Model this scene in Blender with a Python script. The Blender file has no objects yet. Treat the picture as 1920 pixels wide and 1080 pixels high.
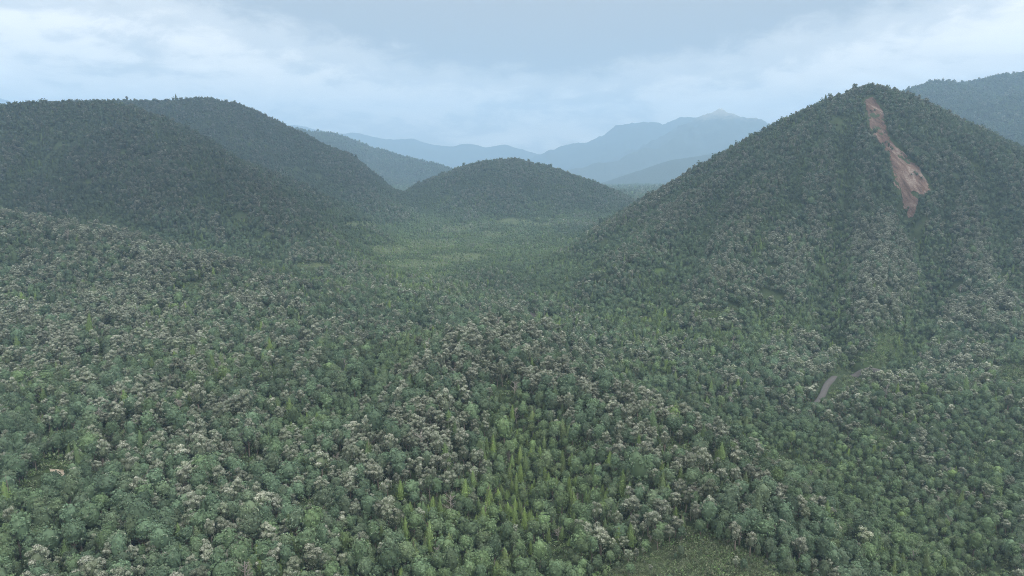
import bpy, math, random
import numpy as np

# ------------------------------------------------------------------ camera, sky, sun, exposure
SC = bpy.context.scene
COL = SC.collection
PITCH = math.radians(9.3)
CAMZ = 200.0
FPX = 1280.0                      # focal length in pixels of a 1920 px wide frame (24 mm on 36 mm)

cam_d = bpy.data.cameras.new('camera')
cam_d.lens = 24.0
cam_d.sensor_width = 36.0
cam_d.clip_start = 1.0
cam_d.clip_end = 60000.0
cam = bpy.data.objects.new('camera', cam_d)
COL.objects.link(cam)
cam.location = (0.0, 0.0, CAMZ)
cam.rotation_euler = (math.pi / 2 - PITCH, 0.0, 0.0)
SC.camera = cam

SUN_EL, SUN_AZ = math.radians(50), math.radians(125)      # azimuth clockwise from +Y: from behind the camera, to the right
SKY_GAIN = 1.06

world = bpy.data.worlds.new('World')
SC.world = world
world.use_nodes = True


def build_world():
    nt = world.node_tree
    nt.nodes.clear()
    N, L = nt.nodes.new, nt.links.new

    def math_n(op, a, b=None, clamp=False):
        n = N('ShaderNodeMath'); n.operation = op; n.use_clamp = clamp
        for i, v in enumerate((a, b)):
            if v is None:
                continue
            if isinstance(v, (int, float)):
                n.inputs[i].default_value = v
            else:
                L(v, n.inputs[i])
        return n.outputs[0]

    def ramp(fac, stops, interp='EASE'):
        r = N('ShaderNodeValToRGB'); r.color_ramp.interpolation = interp
        el = r.color_ramp.elements
        while len(el) < len(stops):
            el.new(0.5)
        for e, (p, c) in zip(el, stops):
            e.position = p
            e.color = (c[0], c[1], c[2], 1) if not isinstance(c, (int, float)) else (c, c, c, 1)
        L(fac, r.inputs[0])
        return r.outputs[0]

    out = N('ShaderNodeOutputWorld')
    tc = N('ShaderNodeTexCoord')
    sep = N('ShaderNodeSeparateXYZ'); L(tc.outputs['Generated'], sep.inputs[0])
    x, y, z = sep.outputs
    zc = math_n('MAXIMUM', z, 0.0)
    # the cloud deck seen in perspective: a plane overhead, bent down towards the horizon
    zz = math_n('ADD', zc, 0.28)
    u = math_n('DIVIDE', x, zz)
    v = math_n('DIVIDE', y, zz)
    comb = N('ShaderNodeCombineXYZ'); L(u, comb.inputs[0]); L(v, comb.inputs[1])
    # cloud decks have a soft large-scale thickness and a finer wispy break-up
    def noise(scale, detail, rough, off, dist=0.0):
        m = N('ShaderNodeMapping'); m.inputs['Location'].default_value = off
        L(comb.outputs[0], m.inputs[0])
        n = N('ShaderNodeTexNoise'); n.inputs['Scale'].default_value = scale
        n.inputs['Detail'].default_value = detail; n.inputs['Roughness'].default_value = rough
        n.inputs['Distortion'].default_value = dist
        L(m.outputs[0], n.inputs['Vector'])
        return n.outputs['Fac']
    big = noise(0.7, 3.0, 0.45, CLOUD_OFF, 0.3)
    mid = noise(2.4, 8.0, 0.6, (3.1, 7.7, 0.0), 0.6)
    fine = noise(8.0, 8.0, 0.62, (1.3, 2.2, 0.0), 0.3)
    # one broad thick bank drifting overhead, the rest thinner
    eu = math_n('DIVIDE', math_n('SUBTRACT', u, 0.10), 1.15)
    ev = math_n('DIVIDE', math_n('SUBTRACT', v, 1.3), 1.12)
    er = math_n('SQRT', math_n('ADD', math_n('MULTIPLY', eu, eu), math_n('MULTIPLY', ev, ev)))
    mr = N('ShaderNodeMapRange'); mr.interpolation_type = 'SMOOTHSTEP'
    L(math_n('ADD', er, math_n('MULTIPLY', math_n('SUBTRACT', mid, 0.5), 1.0)), mr.inputs[0])
    mr.inputs[1].default_value = 0.55; mr.inputs[2].default_value = 1.15; mr.inputs[3].default_value = 1.0; mr.inputs[4].default_value = 0.0
    bank = mr.outputs[0]
    thick = math_n('ADD', 0.42, math_n('MULTIPLY', math_n('SUBTRACT', big, 0.5), 0.55))
    thick = math_n('ADD', thick, math_n('MULTIPLY', math_n('SUBTRACT', mid, 0.5), 0.72))
    thick = math_n('ADD', thick, math_n('MULTIPLY', math_n('SUBTRACT', fine, 0.5), 0.30))
    thick = math_n('ADD', thick, math_n('MULTIPLY', bank, 0.34))
    deck = ramp(thick, [(0.22, (1.34, 1.18, 1.00)), (0.36, (0.99, 0.89, 0.77)), (0.49, (0.60, 0.56, 0.51)), (0.63, (0.28, 0.275, 0.27))])
    # overcast skies brighten from the horizon to the zenith (CIE overcast sky)
    grad = math_n('ADD', math_n('MULTIPLY', zc, 1.90), 0.74)
    mul = N('ShaderNodeMix'); mul.data_type = 'RGBA'; mul.blend_type = 'MULTIPLY'; mul.inputs[0].default_value = 1.0
    L(deck, mul.inputs[6])
    g3 = N('ShaderNodeCombineColor')
    for i in range(3):
        L(grad, g3.inputs[i])
    L(g3.outputs[0], mul.inputs[7])
    sky = N('ShaderNodeTexSky'); sky.sky_type = 'NISHITA'; sky.sun_disc = False
    sky.sun_elevation = SUN_EL; sky.sun_rotation = SUN_AZ
    sky.altitude = 400; sky.air_density = 1.0; sky.dust_density = 1.5
    bg1 = N('ShaderNodeBackground'); L(sky.outputs[0], bg1.inputs[0]); bg1.inputs[1].default_value = 0.12
    bg2 = N('ShaderNodeBackground'); L(mul.outputs[2], bg2.inputs[0]); bg2.inputs[1].default_value = SKY_GAIN
    cover = ramp(thick, [(0.22, 0.70), (0.34, 0.96)])
    mix = N('ShaderNodeMixShader'); L(cover, mix.inputs[0]); L(bg1.outputs[0], mix.inputs[1]); L(bg2.outputs[0], mix.inputs[2])
    L(mix.outputs[0], out.inputs[0])


CLOUD_OFF = (0.0, 0.0, 0.0)
build_world()

sun_d = bpy.data.lights.new('sun', 'SUN')
sun_d.energy = 1.5
sun_d.angle = math.radians(14)
sun_d.color = (1.0, 0.96, 0.9)
sun = bpy.data.objects.new('sun', sun_d)
COL.objects.link(sun)
sun.location = (0, -200, 900)
sun.rotation_euler = (math.pi / 2 - SUN_EL, 0.0, math.pi - SUN_AZ)

SC.view_settings.view_transform = 'Standard'
SC.view_settings.look = 'None'
SC.view_settings.gamma = 1.0
SC.view_settings.use_curve_mapping = False
SC.view_settings.exposure = 0.5
SC.render.engine = 'CYCLES'
SC.cycles.max_bounces = 4
SC.cycles.diffuse_bounces = 1
SC.cycles.filter_width = 1.0
SC.cycles.glossy_bounces = 1
SC.cycles.transmission_bounces = 1
SC.cycles.volume_bounces = 2
SC.cycles.use_denoising = True
SC.cycles.denoiser = 'OPENIMAGEDENOISE'
SC.cycles.denoising_input_passes = 'RGB_ALBEDO_NORMAL'
SC.cycles.denoising_prefilter = 'NONE'
SC.cycles.caustics_reflective = False
SC.cycles.caustics_refractive = False

# ------------------------------------------------------------------ noise and camera geometry
RNG = np.random.default_rng(7)
random.seed(7)


def _hash(ix, iy, seed):
    h = (ix.astype(np.int64) * 374761393 + iy.astype(np.int64) * 668265263 + seed * 974634377) & 0x7fffffff
    h = ((h ^ (h >> 13)) * 1274126177) & 0x7fffffff
    h = h ^ (h >> 16)
    return (h & 0xffff) / 65535.0


def vnoise(x, y, seed=0):
    x = np.asarray(x, float); y = np.asarray(y, float)
    fx, fy = np.floor(x), np.floor(y)
    tx, ty = x - fx, y - fy
    tx = tx * tx * tx * (tx * (tx * 6 - 15) + 10); ty = ty * ty * ty * (ty * (ty * 6 - 15) + 10)
    ix, iy = fx.astype(np.int64), fy.astype(np.int64)
    a = _hash(ix, iy, seed); b = _hash(ix + 1, iy, seed); c = _hash(ix, iy + 1, seed); d = _hash(ix + 1, iy + 1, seed)
    return (a * (1 - tx) + b * tx) * (1 - ty) + (c * (1 - tx) + d * tx) * ty


def fbm(x, y, wave, seed=0, octv=4, gain=0.5):
    s, amp, tot, f = 0.0, 1.0, 0.0, 1.0 / wave
    for o in range(octv):
        s = s + amp * (vnoise(x * f + 17.3 * o, y * f - 9.1 * o, seed + o) * 2 - 1)
        tot += amp; amp *= gain; f *= 2.03
    return s / tot


def ridged(x, y, wave, seed=0, octv=4):
    s, amp, tot, f = 0.0, 1.0, 0.0, 1.0 / wave
    for o in range(octv):
        n = 1 - np.abs(vnoise(x * f + 5.3 * o, y * f + 3.7 * o, seed + o) * 2 - 1)
        s = s + amp * n * n
        tot += amp; amp *= 0.5; f *= 2.1
    return s / tot


CP, SP = math.cos(PITCH), math.sin(PITCH)


def at(px, py, dist, lift=0.0):
    """The point seen at pixel (px, py) of the 1920x1080 frame at the forward distance dist, lowered by lift."""
    a, b = (px - 960) / FPX, (540 - py) / FPX
    dx, dy, dz = a, CP + b * SP, -SP + b * CP
    k = dist / dy
    return (dx * k, dist, CAMZ + dz * k - lift)


def to_px(x, y, z):
    zc = (z - CAMZ)
    f = y * CP - zc * SP
    u = y * SP + zc * CP
    f = np.maximum(f, 1e-3)
    return 960 + FPX * x / f, 540 - FPX * u / f, f


def sstep(a, b, x):
    t = np.clip((x - a) / (b - a), 0, 1)
    return t * t * (3 - 2 * t)


def smax(a, b, k):
    return 0.5 * (a + b + np.sqrt((a - b) ** 2 + k * k))


# ------------------------------------------------------------------ terrain
CANOPY = 12.0
BASE_PTS = [at(px, py, d, CANOPY) for px, py, d in [
    (200, 1000, 270), (200, 760, 400), (60, 580, 620), (500, 900, 325), (560, 700, 480), (520, 600, 660),
    (600, 520, 950), (700, 475, 1300), (950, 1040, 280), (640, 820, 385), (950, 560, 960), (900, 500, 1250),
    (880, 455, 1600), (900, 418, 2050), (720, 405, 2150), (1130, 412, 2050), (1060, 480, 1300), (1180, 560, 930),
    (1200, 660, 680), (1420, 900, 420), (1650, 960, 390), (1850, 900, 430), (1700, 800, 510), (1880, 730, 610),
    (1570, 705, 620), (1700, 665, 690), (1420, 660, 680), (1350, 760, 540), (1200, 1060, 275), (0, 1060, 255), (1900, 1070, 335)]]
BASE_PTS += [(0, 0, 28), (-350, 80, 44), (350, 80, 4), (-700, 300, 70), (700, 250, -5), (1200, 700, 0), (-330, 1500, 45), (-600, 1060, 62), (-380, 1150, 50), (-1400, 2600, 80), (0, 2900, 75), (1400, 2600, 78)]
BASE_PTS += [(gx, gy, 92) for gy in (3400, 5200, 8000, 11000, 15000) for gx in (-6000, -3000, -1000, 1000, 3000, 6000)]
BASE_PTS = np.array(BASE_PTS)


def base_height(x, y):
    num = np.zeros_like(x); den = np.zeros_like(x)
    for bx, by, bz in BASE_PTS:
        e = 45 + 0.10 * by
        w = 1.0 / ((x - bx) ** 2 + (y - by) ** 2 + e * e) ** 1.9 * (e * e) ** 0.9
        num += w * bz; den += w
    return num / den


# each ridge: crest points (pixel x, pixel y, distance), slope, rounding width, crest relief
RIDGES = {
    'cone': dict(slope=0.60, w=18, k=20, lift=17, lines=[
        [(1300, 330, 1400), (1440, 243, 1430), (1530, 195, 1450), (1590, 167, 1460), (1632, 155, 1470), (1680, 168, 1480), (1740, 197, 1490), (1800, 228, 1490), (1920, 288, 1480), (2100, 380, 1440)],
        [(1300, 330, 1400), (1190, 392, 1340), (1130, 430, 1270)],
        [(1600, 163, 1460), (1510, 232, 1340), (1440, 330, 1170), (1390, 430, 1000), (1350, 510, 880), (1330, 570, 800)],
        [(1640, 165, 1460), (1660, 250, 1320), (1650, 340, 1150), (1640, 450, 960), (1640, 560, 800), (1620, 620, 730)],
        [(1690, 190, 1470), (1800, 300, 1320), (1850, 400, 1120), (1870, 500, 940), (1850, 600, 790)],
        [(1480, 225, 1420), (1320, 350, 1250), (1220, 440, 1080), (1150, 500, 960)],
        [(1860, 270, 1470), (1960, 420, 1150), (1990, 560, 850)],
    ]),
    'left': dict(slope=0.55, w=50, k=24, lift=17, lines=[
        [(-300, 230, 1500), (-100, 205, 1500), (60, 190, 1520), (150, 189, 1560), (215, 190, 1580), (270, 212, 1500), (350, 266, 1380), (440, 336, 1260), (520, 405, 1150), (580, 460, 1050)],
        [(60, 192, 2350), (150, 188, 2350), (240, 187, 2350), (310, 187, 2350), (390, 182, 2380), (425, 189, 2380), (480, 214, 2370), (530, 243, 2330), (573, 277, 2250), (617, 314, 2150), (660, 348, 2050), (700, 375, 1950)],
        [(100, 190, 1550), (140, 260, 1400), (230, 335, 1270), (330, 395, 1170)],
        [(480, 214, 2370), (480, 300, 2000), (560, 370, 1750), (640, 420, 1550)],
    ]),
    'spur': dict(slope=0.34, w=45, k=16, lift=14, lines=[
        [(-300, 365, 960), (-100, 385, 940), (0, 398, 920), (150, 430, 880), (300, 470, 840), (430, 512, 800), (480, 545, 740)],
    ]),
    'dome': dict(slope=0.54, w=110, k=16, lift=21, lines=[
        [(815, 355, 2530), (840, 335, 2550), (872, 315, 2550), (915, 299, 2550), (955, 294, 2550), (1000, 304, 2550), (1060, 325, 2530), (1110, 348, 2510), (1140, 366, 2500)],
        [(955, 296, 2550), (930, 330, 2380), (900, 372, 2230)],
        [(1000, 306, 2550), (1050, 345, 2370), (1080, 380, 2240)],
    ]),
    'knoll': dict(slope=0.58, w=34, k=10, lift=9, lines=[
        [(930, 606, 613), (890, 640, 539), (990, 685, 483), (1100, 728, 437), (1200, 780, 395), (1285, 845, 351), (1300, 930, 306)],
        [(890, 640, 539), (830, 720, 437), (760, 790, 381)],
    ]),
    'mid': dict(slope=0.42, w=90, k=60, lift=8, lines=[
        [(300, 215, 5590), (480, 235, 5590), (540, 241, 5590), (585, 251, 5590), (610, 251, 5590), (640, 265, 5590), (700, 281, 5525), (750, 296, 5460), (800, 308, 5395), (850, 330, 5330), (900, 350, 5265)],
        [(560, 246, 5590), (620, 290, 5070), (680, 330, 4550)],
    ]),
    'rear': dict(slope=0.45, w=70, k=50, lift=8, lines=[
        [(1650, 215, 4160), (1700, 182, 4160), (1725, 167, 4160), (1762, 155, 4160), (1795, 165, 4225), (1840, 152, 4290), (1880, 144, 4290), (1930, 138, 4290), (2100, 120, 4290), (2400, 160, 4290)],
        [(1800, 230, 3770), (1850, 205, 3640), (1900, 185, 3640), (2000, 165, 3640), (2200, 190, 3640)],
    ]),
    'far_left': dict(slope=0.40, w=60, k=24, lift=0, lines=[
        [(-700, 180, 16698), (-300, 165, 16698), (-60, 178, 16698), (0, 183, 16698), (60, 200, 16698), (200, 230, 16698), (400, 235, 16698), (520, 236, 16698), (545, 235, 16698), (575, 237, 16698), (620, 248, 16698), (660, 249, 16698), (700, 256, 16698), (745, 262, 16698), (775, 261, 16698),
         (810, 270, 16698), (850, 273, 16698), (878, 269, 16698), (910, 275, 16698), (945, 270, 16698), (975, 280, 16698), (1020, 290, 16698), (1080, 300, 16698), (1200, 330, 16698)],
        [(620, 250, 16698), (700, 285, 14420), (800, 305, 13092), (880, 322, 12333)],
    ]),
    'far_back': dict(slope=0.50, w=60, k=24, lift=0, lines=[
        [(980, 330, 15168), (1010, 302, 15168), (1035, 287, 15168), (1055, 270, 15168), (1092, 265, 15168), (1105, 269, 15168), (1135, 260, 15168), (1160, 249, 15168), (1178, 231, 15168), (1205, 228, 15168), (1228, 229, 15168), (1239, 235, 15168), (1262, 228, 15168), (1290, 221, 15168), (1310, 218, 15168), (1380, 230, 15168), (1500, 260, 15168)],
    ]),
    'peak': dict(slope=0.55, w=40, k=24, lift=0, lines=[
        [(1230, 268, 12993), (1270, 247, 12993), (1310, 225, 12993), (1325, 211, 12993), (1333, 207, 12993), (1346, 203, 12993), (1358, 208, 12993), (1368, 211, 12993), (1378, 210, 12993), (1390, 213, 12993), (1402, 211, 12993), (1418, 218, 12993), (1436, 232, 12993), (1500, 262, 12993), (1600, 300, 12993)],
        [(1346, 204, 12993), (1300, 246, 12271), (1240, 275, 11756), (1160, 300, 11343), (1090, 312, 11137), (1050, 330, 10931)],
        [(1402, 213, 12993), (1400, 260, 12168), (1420, 300, 11343)],
    ]),
    'foot': dict(slope=0.36, w=80, k=40, lift=4, lines=[
        [(1500, 270, 8604), (1400, 283, 8604), (1330, 289, 8604), (1270, 298, 8503), (1210, 318, 8404), (1150, 342, 8204), (1120, 365, 8003)],
    ]),
}
for _r in RIDGES.values():
    _r['xyz'] = [np.array([at(px, py, d, _r['lift']) for px, py, d in ln]) for ln in _r['lines']]


CONE_TOP = RIDGES['cone']['xyz'][0][4]


def ridge_height(name, x, y):
    r = RIDGES[name]
    best = np.full_like(x, -1e9); near = np.full_like(x, 1e9)
    s, w = r['slope'], r['w']
    for ln in r['xyz']:
        for (ax, ay, az), (bx, by, bz) in zip(ln[:-1], ln[1:]):
            ux, uy = bx - ax, by - ay
            t = np.clip(((x - ax) * ux + (y - ay) * uy) / (ux * ux + uy * uy), 0, 1)
            d = np.hypot(x - ax - t * ux, y - ay - t * uy)
            h = az + t * (bz - az) - s * (np.sqrt(d * d + w * w) - w)
            best = np.maximum(best, h); near = np.minimum(near, d)
    return best, near


GULLIES = []       # (polyline xy, depth, width), filled once the hills stand


def height(x, y, owner=False):
    x = np.asarray(x, float); y = np.asarray(y, float)
    far = sstep(2400, 5200, y)
    h = base_height(x, y)
    h = h + fbm(x, y, 170, 11, 3) * 5.0 * (1 + 1.0 * far)
    own = np.zeros(x.shape, int); top = h.copy()
    for i, name in enumerate(RIDGES):
        r, near = ridge_height(name, x, y)
        amp = sstep(20, 260, near)
        if name in ('cone', 'left', 'dome', 'mid', 'rear'):
            if name == 'cone':               # gullies fan out from the summit
                gx, gy = x - CONE_TOP[0], y - CONE_TOP[1]
                g = ridged(np.arctan2(gx, -gy) * 620 + fbm(x, y, 130, 77, 2) * 45, np.hypot(gx, gy) * 0.16, 170, 31, 3)
            else:                            # gullies run down towards the valley
                g = ridged(x + fbm(x, y, 160, 77, 2) * 50, y * 0.22 + x * 0.12, 210, 31 + i, 3)
            r = r + amp * (g - 0.62) * (52 if name in ('cone', 'left') else 30)
        elif name in ('far_left', 'far_back', 'peak', 'foot'):
            r = r + sstep(30, 700, near) * ((ridged(x, y, 1700, 51 + i, 5) - 0.45) * (260 if name != 'foot' else 70))
        if name in ('far_left', 'far_back', 'peak'):
            r = r + (ridged(x, y, 520, 61 + i, 3) - 0.5) * (60 if name == 'far_left' else 130)
        if name in ('far_back', 'peak'):     # crags along the crest
            r = r + (ridged(x, y * 0.1, 330, 67 + i, 3) - 0.35) * 95 * (1 - sstep(40, 900, near))
        if name == 'peak':
            r = r + (ridged(x, y, 260, 71, 4) - 0.5) * 70 * sstep(600, 950, r)
        own = np.where(r > top + 2, i + 1, own)
        top = np.maximum(top, r)
        h = smax(h, r, RIDGES[name]['k'])
    for pts, depth, width in GULLIES:
        dmin = np.full_like(x, 1e9)
        for (ax, ay), (bx, by) in zip(pts[:-1], pts[1:]):
            ux, uy = bx - ax, by - ay
            t = np.clip(((x - ax) * ux + (y - ay) * uy) / (ux * ux + uy * uy), 0, 1)
            dmin = np.minimum(dmin, np.hypot(x - ax - t * ux, y - ay - t * uy))
        h = h - depth * np.exp(-np.abs(dmin / width) ** 1.3)
    return (h, own) if owner else h


def hit(px, py, lift=0.0, d0=150.0, d1=19000.0):
    """Where the ray through a pixel meets the ground (raised by lift)."""
    d = np.concatenate([np.arange(d0, 2500, 2.0), np.arange(2500, d1, 12.0)])
    P = np.array([at(px, py, 1000.0)])[0]
    xs = P[0] * d / 1000.0; zs = CAMZ + (P[2] - CAMZ) * d / 1000.0
    hz = height(xs, d) + lift
    k = np.argmax(zs < hz)
    if not (zs[k] < hz[k]):
        return None
    return xs[k], d[k], hz[k] - lift


def gully(pts, depth, width):
    q = np.array([hit(px, py, CANOPY)[:2] for px, py in pts])
    t = np.linspace(0, len(q) - 1, 5 * len(q))
    x, y = np.interp(t, np.arange(len(q)), q[:, 0]), np.interp(t, np.arange(len(q)), q[:, 1])
    return list(zip(x + fbm(x, y, 90, 83, 3) * 26, y)), depth, width


_new = [gully(*g) for g in [
    ([(1590, 215), (1578, 330), (1568, 420), (1562, 520), (1550, 600), (1590, 650)], 26, 17),
    ([(1690, 345), (1712, 400), (1735, 470), (1735, 540), (1690, 610), (1640, 660)], 34, 26),
    ([(1540, 230), (1440, 400), (1420, 480)], 18, 20),
    ([(1800, 260), (1880, 400), (1900, 520)], 20, 24),
    ([(1650, 330), (1630, 420), (1600, 520), (1575, 600)], 16, 16),
    ([(1480, 280), (1500, 400), (1540, 500)], 14, 15),
    ([(1380, 330), (1330, 440), (1270, 520)], 14, 18),
    ([(1790, 330), (1770, 440), (1740, 540)], 16, 18),
    ([(290, 220), (380, 330), (500, 440)], 10, 30),
    ([(60, 260), (150, 360), (330, 450)], 12, 34),
]]
GULLIES += _new
#ENDTERRAIN

# ------------------------------------------------------------------ materials
def new_mat(name):
    m = bpy.data.materials.new(name)
    m.use_nodes = True
    m.node_tree.nodes.clear()
    return m, m.node_tree.nodes.new, m.node_tree.links.new


def rgb(c):
    return (c[0], c[1], c[2], 1.0)


def mixc(N, L, fac, a, b, blend='MIX'):
    n = N('ShaderNodeMix'); n.data_type = 'RGBA'; n.blend_type = blend
    for sock, v in ((n.inputs[0], fac), (n.inputs[6], a), (n.inputs[7], b)):
        if isinstance(v, tuple):
            sock.default_value = rgb(v)
        elif isinstance(v, (int, float)):
            sock.default_value = v
        else:
            L(v, sock)
    return n.outputs[2]


def attr(N, name, kind='GEOMETRY'):
    n = N('ShaderNodeAttribute'); n.attribute_name = name; n.attribute_type = kind
    return n.outputs['Fac']


def noise_tex(N, L, scale, detail=4.0, rough=0.55, vec=None):
    n = N('ShaderNodeTexNoise'); n.inputs['Scale'].default_value = scale
    n.inputs['Detail'].default_value = detail; n.inputs['Roughness'].default_value = rough
    if vec is None:
        vec = N('ShaderNodeNewGeometry').outputs['Position']
    L(vec, n.inputs['Vector'])
    return n.outputs['Fac']


def ramp_n(N, L, fac, stops):
    r = N('ShaderNodeValToRGB'); el = r.color_ramp.elements
    while len(el) < len(stops):
        el.new(0.5)
    for e, (p, c) in zip(el, stops):
        e.position = p; e.color = rgb(c) if isinstance(c, tuple) else (c, c, c, 1)
    L(fac, r.inputs[0])
    return r.outputs[0]


def finish(m, N, L, color, rough=0.85, spec=0.2, bump=None, bump_dist=1.0, trans=0.0):
    b = N('ShaderNodeBsdfPrincipled')
    if isinstance(color, tuple):
        b.inputs['Base Color'].default_value = rgb(color)
    else:
        L(color, b.inputs['Base Color'])
    b.inputs['Roughness'].default_value = rough
    b.inputs['Specular IOR Level'].default_value = spec
    if bump is not None:
        bn = N('ShaderNodeBump'); bn.inputs['Distance'].default_value = bump_dist; bn.inputs['Strength'].default_value = 1.0
        L(bump, bn.inputs['Height']); L(bn.outputs[0], b.inputs['Normal'])
    o = N('ShaderNodeOutputMaterial')
    if trans:
        t = N('ShaderNodeBsdfTranslucent')
        if isinstance(color, tuple):
            t.inputs[0].default_value = rgb(color)
        else:
            L(color, t.inputs[0])
        mx = N('ShaderNodeMixShader'); mx.inputs[0].default_value = trans
        L(b.outputs[0], mx.inputs[1]); L(t.outputs[0], mx.inputs[2]); L(mx.outputs[0], o.inputs[0])
    else:
        L(b.outputs[0], o.inputs[0])
    return m


def foliage_mat(name, dark, lush, pale, olive=(0.122, 0.146, 0.100)):
    m, N, L = new_mat(name)
    c = mixc(N, L, attr(N, 'lush', 'INSTANCER'), dark, lush)
    oi = N('ShaderNodeObjectInfo')                      # every tree its own cast, some more olive, some greyer
    c = mixc(N, L, ramp_n(N, L, oi.outputs['Random'], [(0.5, 0.0), (1.0, 0.42)]), c, olive)
    c = mixc(N, L, attr(N, 'pale'), c, pale)
    vv = N('ShaderNodeMath'); vv.operation = 'MULTIPLY'; L(attr(N, 'var'), vv.inputs[0]); vv.inputs[1].default_value = 0.8
    v3 = N('ShaderNodeMath'); v3.operation = 'ADD'; L(vv.outputs[0], v3.inputs[0]); v3.inputs[1].default_value = 0.6
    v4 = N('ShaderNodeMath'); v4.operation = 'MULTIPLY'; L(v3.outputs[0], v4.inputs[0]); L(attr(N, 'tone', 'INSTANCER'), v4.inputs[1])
    cc = N('ShaderNodeCombineColor')
    for i in range(3):
        L(v4.outputs[0], cc.inputs[i])
    c = mixc(N, L, 1.0, c, cc.outputs[0], 'MULTIPLY')
    return finish(m, N, L, c, 0.75, 0.25, trans=0.10)


M_DOME = foliage_mat('domed_foliage', (0.092, 0.151, 0.096), (0.145, 0.228, 0.086), (0.30, 0.32, 0.26))
M_CONE = foliage_mat('spire_foliage', (0.088, 0.146, 0.080), (0.160, 0.245, 0.074), (0.27, 0.25, 0.20))
M_PALE = foliage_mat('pale_foliage', (0.136, 0.176, 0.122), (0.145, 0.21, 0.10), (0.405, 0.43, 0.375))
M_SHRUB = foliage_mat('shrub_foliage', (0.100, 0.150, 0.076), (0.118, 0.215, 0.074), (0.30, 0.33, 0.24))


def bark(name, a, b):
    m, N, L = new_mat(name)
    tc = N('ShaderNodeTexCoord')
    f = noise_tex(N, L, 1.2, 5, 0.6, tc.outputs['Object'])
    return finish(m, N, L, mixc(N, L, f, a, b), 0.9, 0.1)


M_BARK = bark('bark', (0.10, 0.085, 0.07), (0.24, 0.215, 0.19))
M_DEAD = bark('weathered_dead_wood', (0.20, 0.185, 0.17), (0.36, 0.345, 0.33))


def ground_mat():
    m, N, L = new_mat('forest_floor')
    f = noise_tex(N, L, 0.05, 8, 0.65)
    f2 = noise_tex(N, L, 0.5, 6, 0.7)
    c = ramp_n(N, L, f, [(0.3, (0.030, 0.042, 0.026)), (0.55, (0.045, 0.068, 0.034)), (0.75, (0.07, 0.08, 0.045))])
    mead = ramp_n(N, L, f2, [(0.3, (0.062, 0.095, 0.048)), (0.5, (0.09, 0.122, 0.066)), (0.7, (0.12, 0.14, 0.085))])
    c = mixc(N, L, attr(N, 'meadow'), c, mead)
    gr = ramp_n(N, L, f2, [(0.3, (0.05, 0.085, 0.035)), (0.7, (0.085, 0.13, 0.055))])
    c = mixc(N, L, attr(N, 'green'), c, gr)
    return finish(m, N, L, c, 0.95, 0.1, f2, 0.8)


def far_mat(name, low, high, rock, rock_z):
    m, N, L = new_mat(name)
    g = N('ShaderNodeNewGeometry')
    n1 = noise_tex(N, L, 0.012, 8, 0.6)
    n2 = noise_tex(N, L, 0.06, 6, 0.7)
    c = mixc(N, L, n2, low, high)
    if rock is not None:
        sep = N('ShaderNodeSeparateXYZ'); L(g.outputs['Position'], sep.inputs[0])
        a = N('ShaderNodeMath'); a.operation = 'MULTIPLY_ADD'; L(n1, a.inputs[0]); a.inputs[1].default_value = 420; L(sep.outputs[2], a.inputs[2])
        mr = N('ShaderNodeMapRange'); mr.inputs[1].default_value = rock_z; mr.inputs[2].default_value = rock_z + 260; L(a.outputs[0], mr.inputs[0])
        rk = mixc(N, L, n2, rock, tuple(v * 0.55 for v in rock))
        c = mixc(N, L, mr.outputs[0], c, rk)
    return finish(m, N, L, c, 0.95, 0.1, n2, 9.0)


M_GROUND = ground_mat()
M_FAR = far_mat('distant_forest', (0.030, 0.045, 0.034), (0.075, 0.09, 0.065), None, 0)
M_PEAK = far_mat('distant_rock', (0.04, 0.055, 0.04), (0.085, 0.095, 0.065), (0.52, 0.49, 0.40), 1390)  # pale summit rock, with the sunlight on it put into the colour

# ------------------------------------------------------------------ helpers that link objects
def tag(o, label=None, cat=None, group=None, kind=None):
    for k, v in (('label', label), ('category', cat), ('group', group), ('kind', kind)):
        if v:
            o[k] = v
    return o


def np_mesh(name, verts, faces, mats, mat_idx=None, attrs=None, smooth=False):
    """faces: array (n, 3 or 4) or list of such arrays."""
    me = bpy.data.meshes.new(name)
    fl = faces if isinstance(faces, list) else [faces]
    fl = [np.asarray(f, np.int32) for f in fl if len(f)]
    verts = np.asarray(verts, np.float32)
    me.vertices.add(len(verts)); me.vertices.foreach_set('co', verts.ravel())
    tot = np.concatenate([np.full(len(f), f.shape[1], np.int32) for f in fl])
    loops = np.concatenate([f.ravel() for f in fl])
    me.loops.add(len(loops)); me.loops.foreach_set('vertex_index', loops)
    me.polygons.add(len(tot))
    st = np.concatenate([[0], np.cumsum(tot)[:-1]]).astype(np.int32)
    me.polygons.foreach_set('loop_start', st)
    if mat_idx is not None:
        me.polygons.foreach_set('material_index', np.asarray(mat_idx, np.int32))
    if smooth:
        me.polygons.foreach_set('use_smooth', np.ones(len(tot), bool))
    for m in mats:
        me.materials.append(m)
    for k, v in (attrs or {}).items():
        a = me.attributes.new(k, 'FLOAT', 'POINT'); a.data.foreach_set('value', np.asarray(v, np.float32))
    me.update(calc_edges=True)
    return me


def link(name, me, parent=None):
    o = bpy.data.objects.new(name, me); COL.objects.link(o)
    if parent is not None:
        o.parent = parent
    return o


# ------------------------------------------------------------------ openings in the forest, in frame pixels
def blob(px, py, cx, cy, rx, ry):
    return np.exp(-(((px - cx) / rx) ** 2 + ((py - cy) / ry) ** 2))


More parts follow.
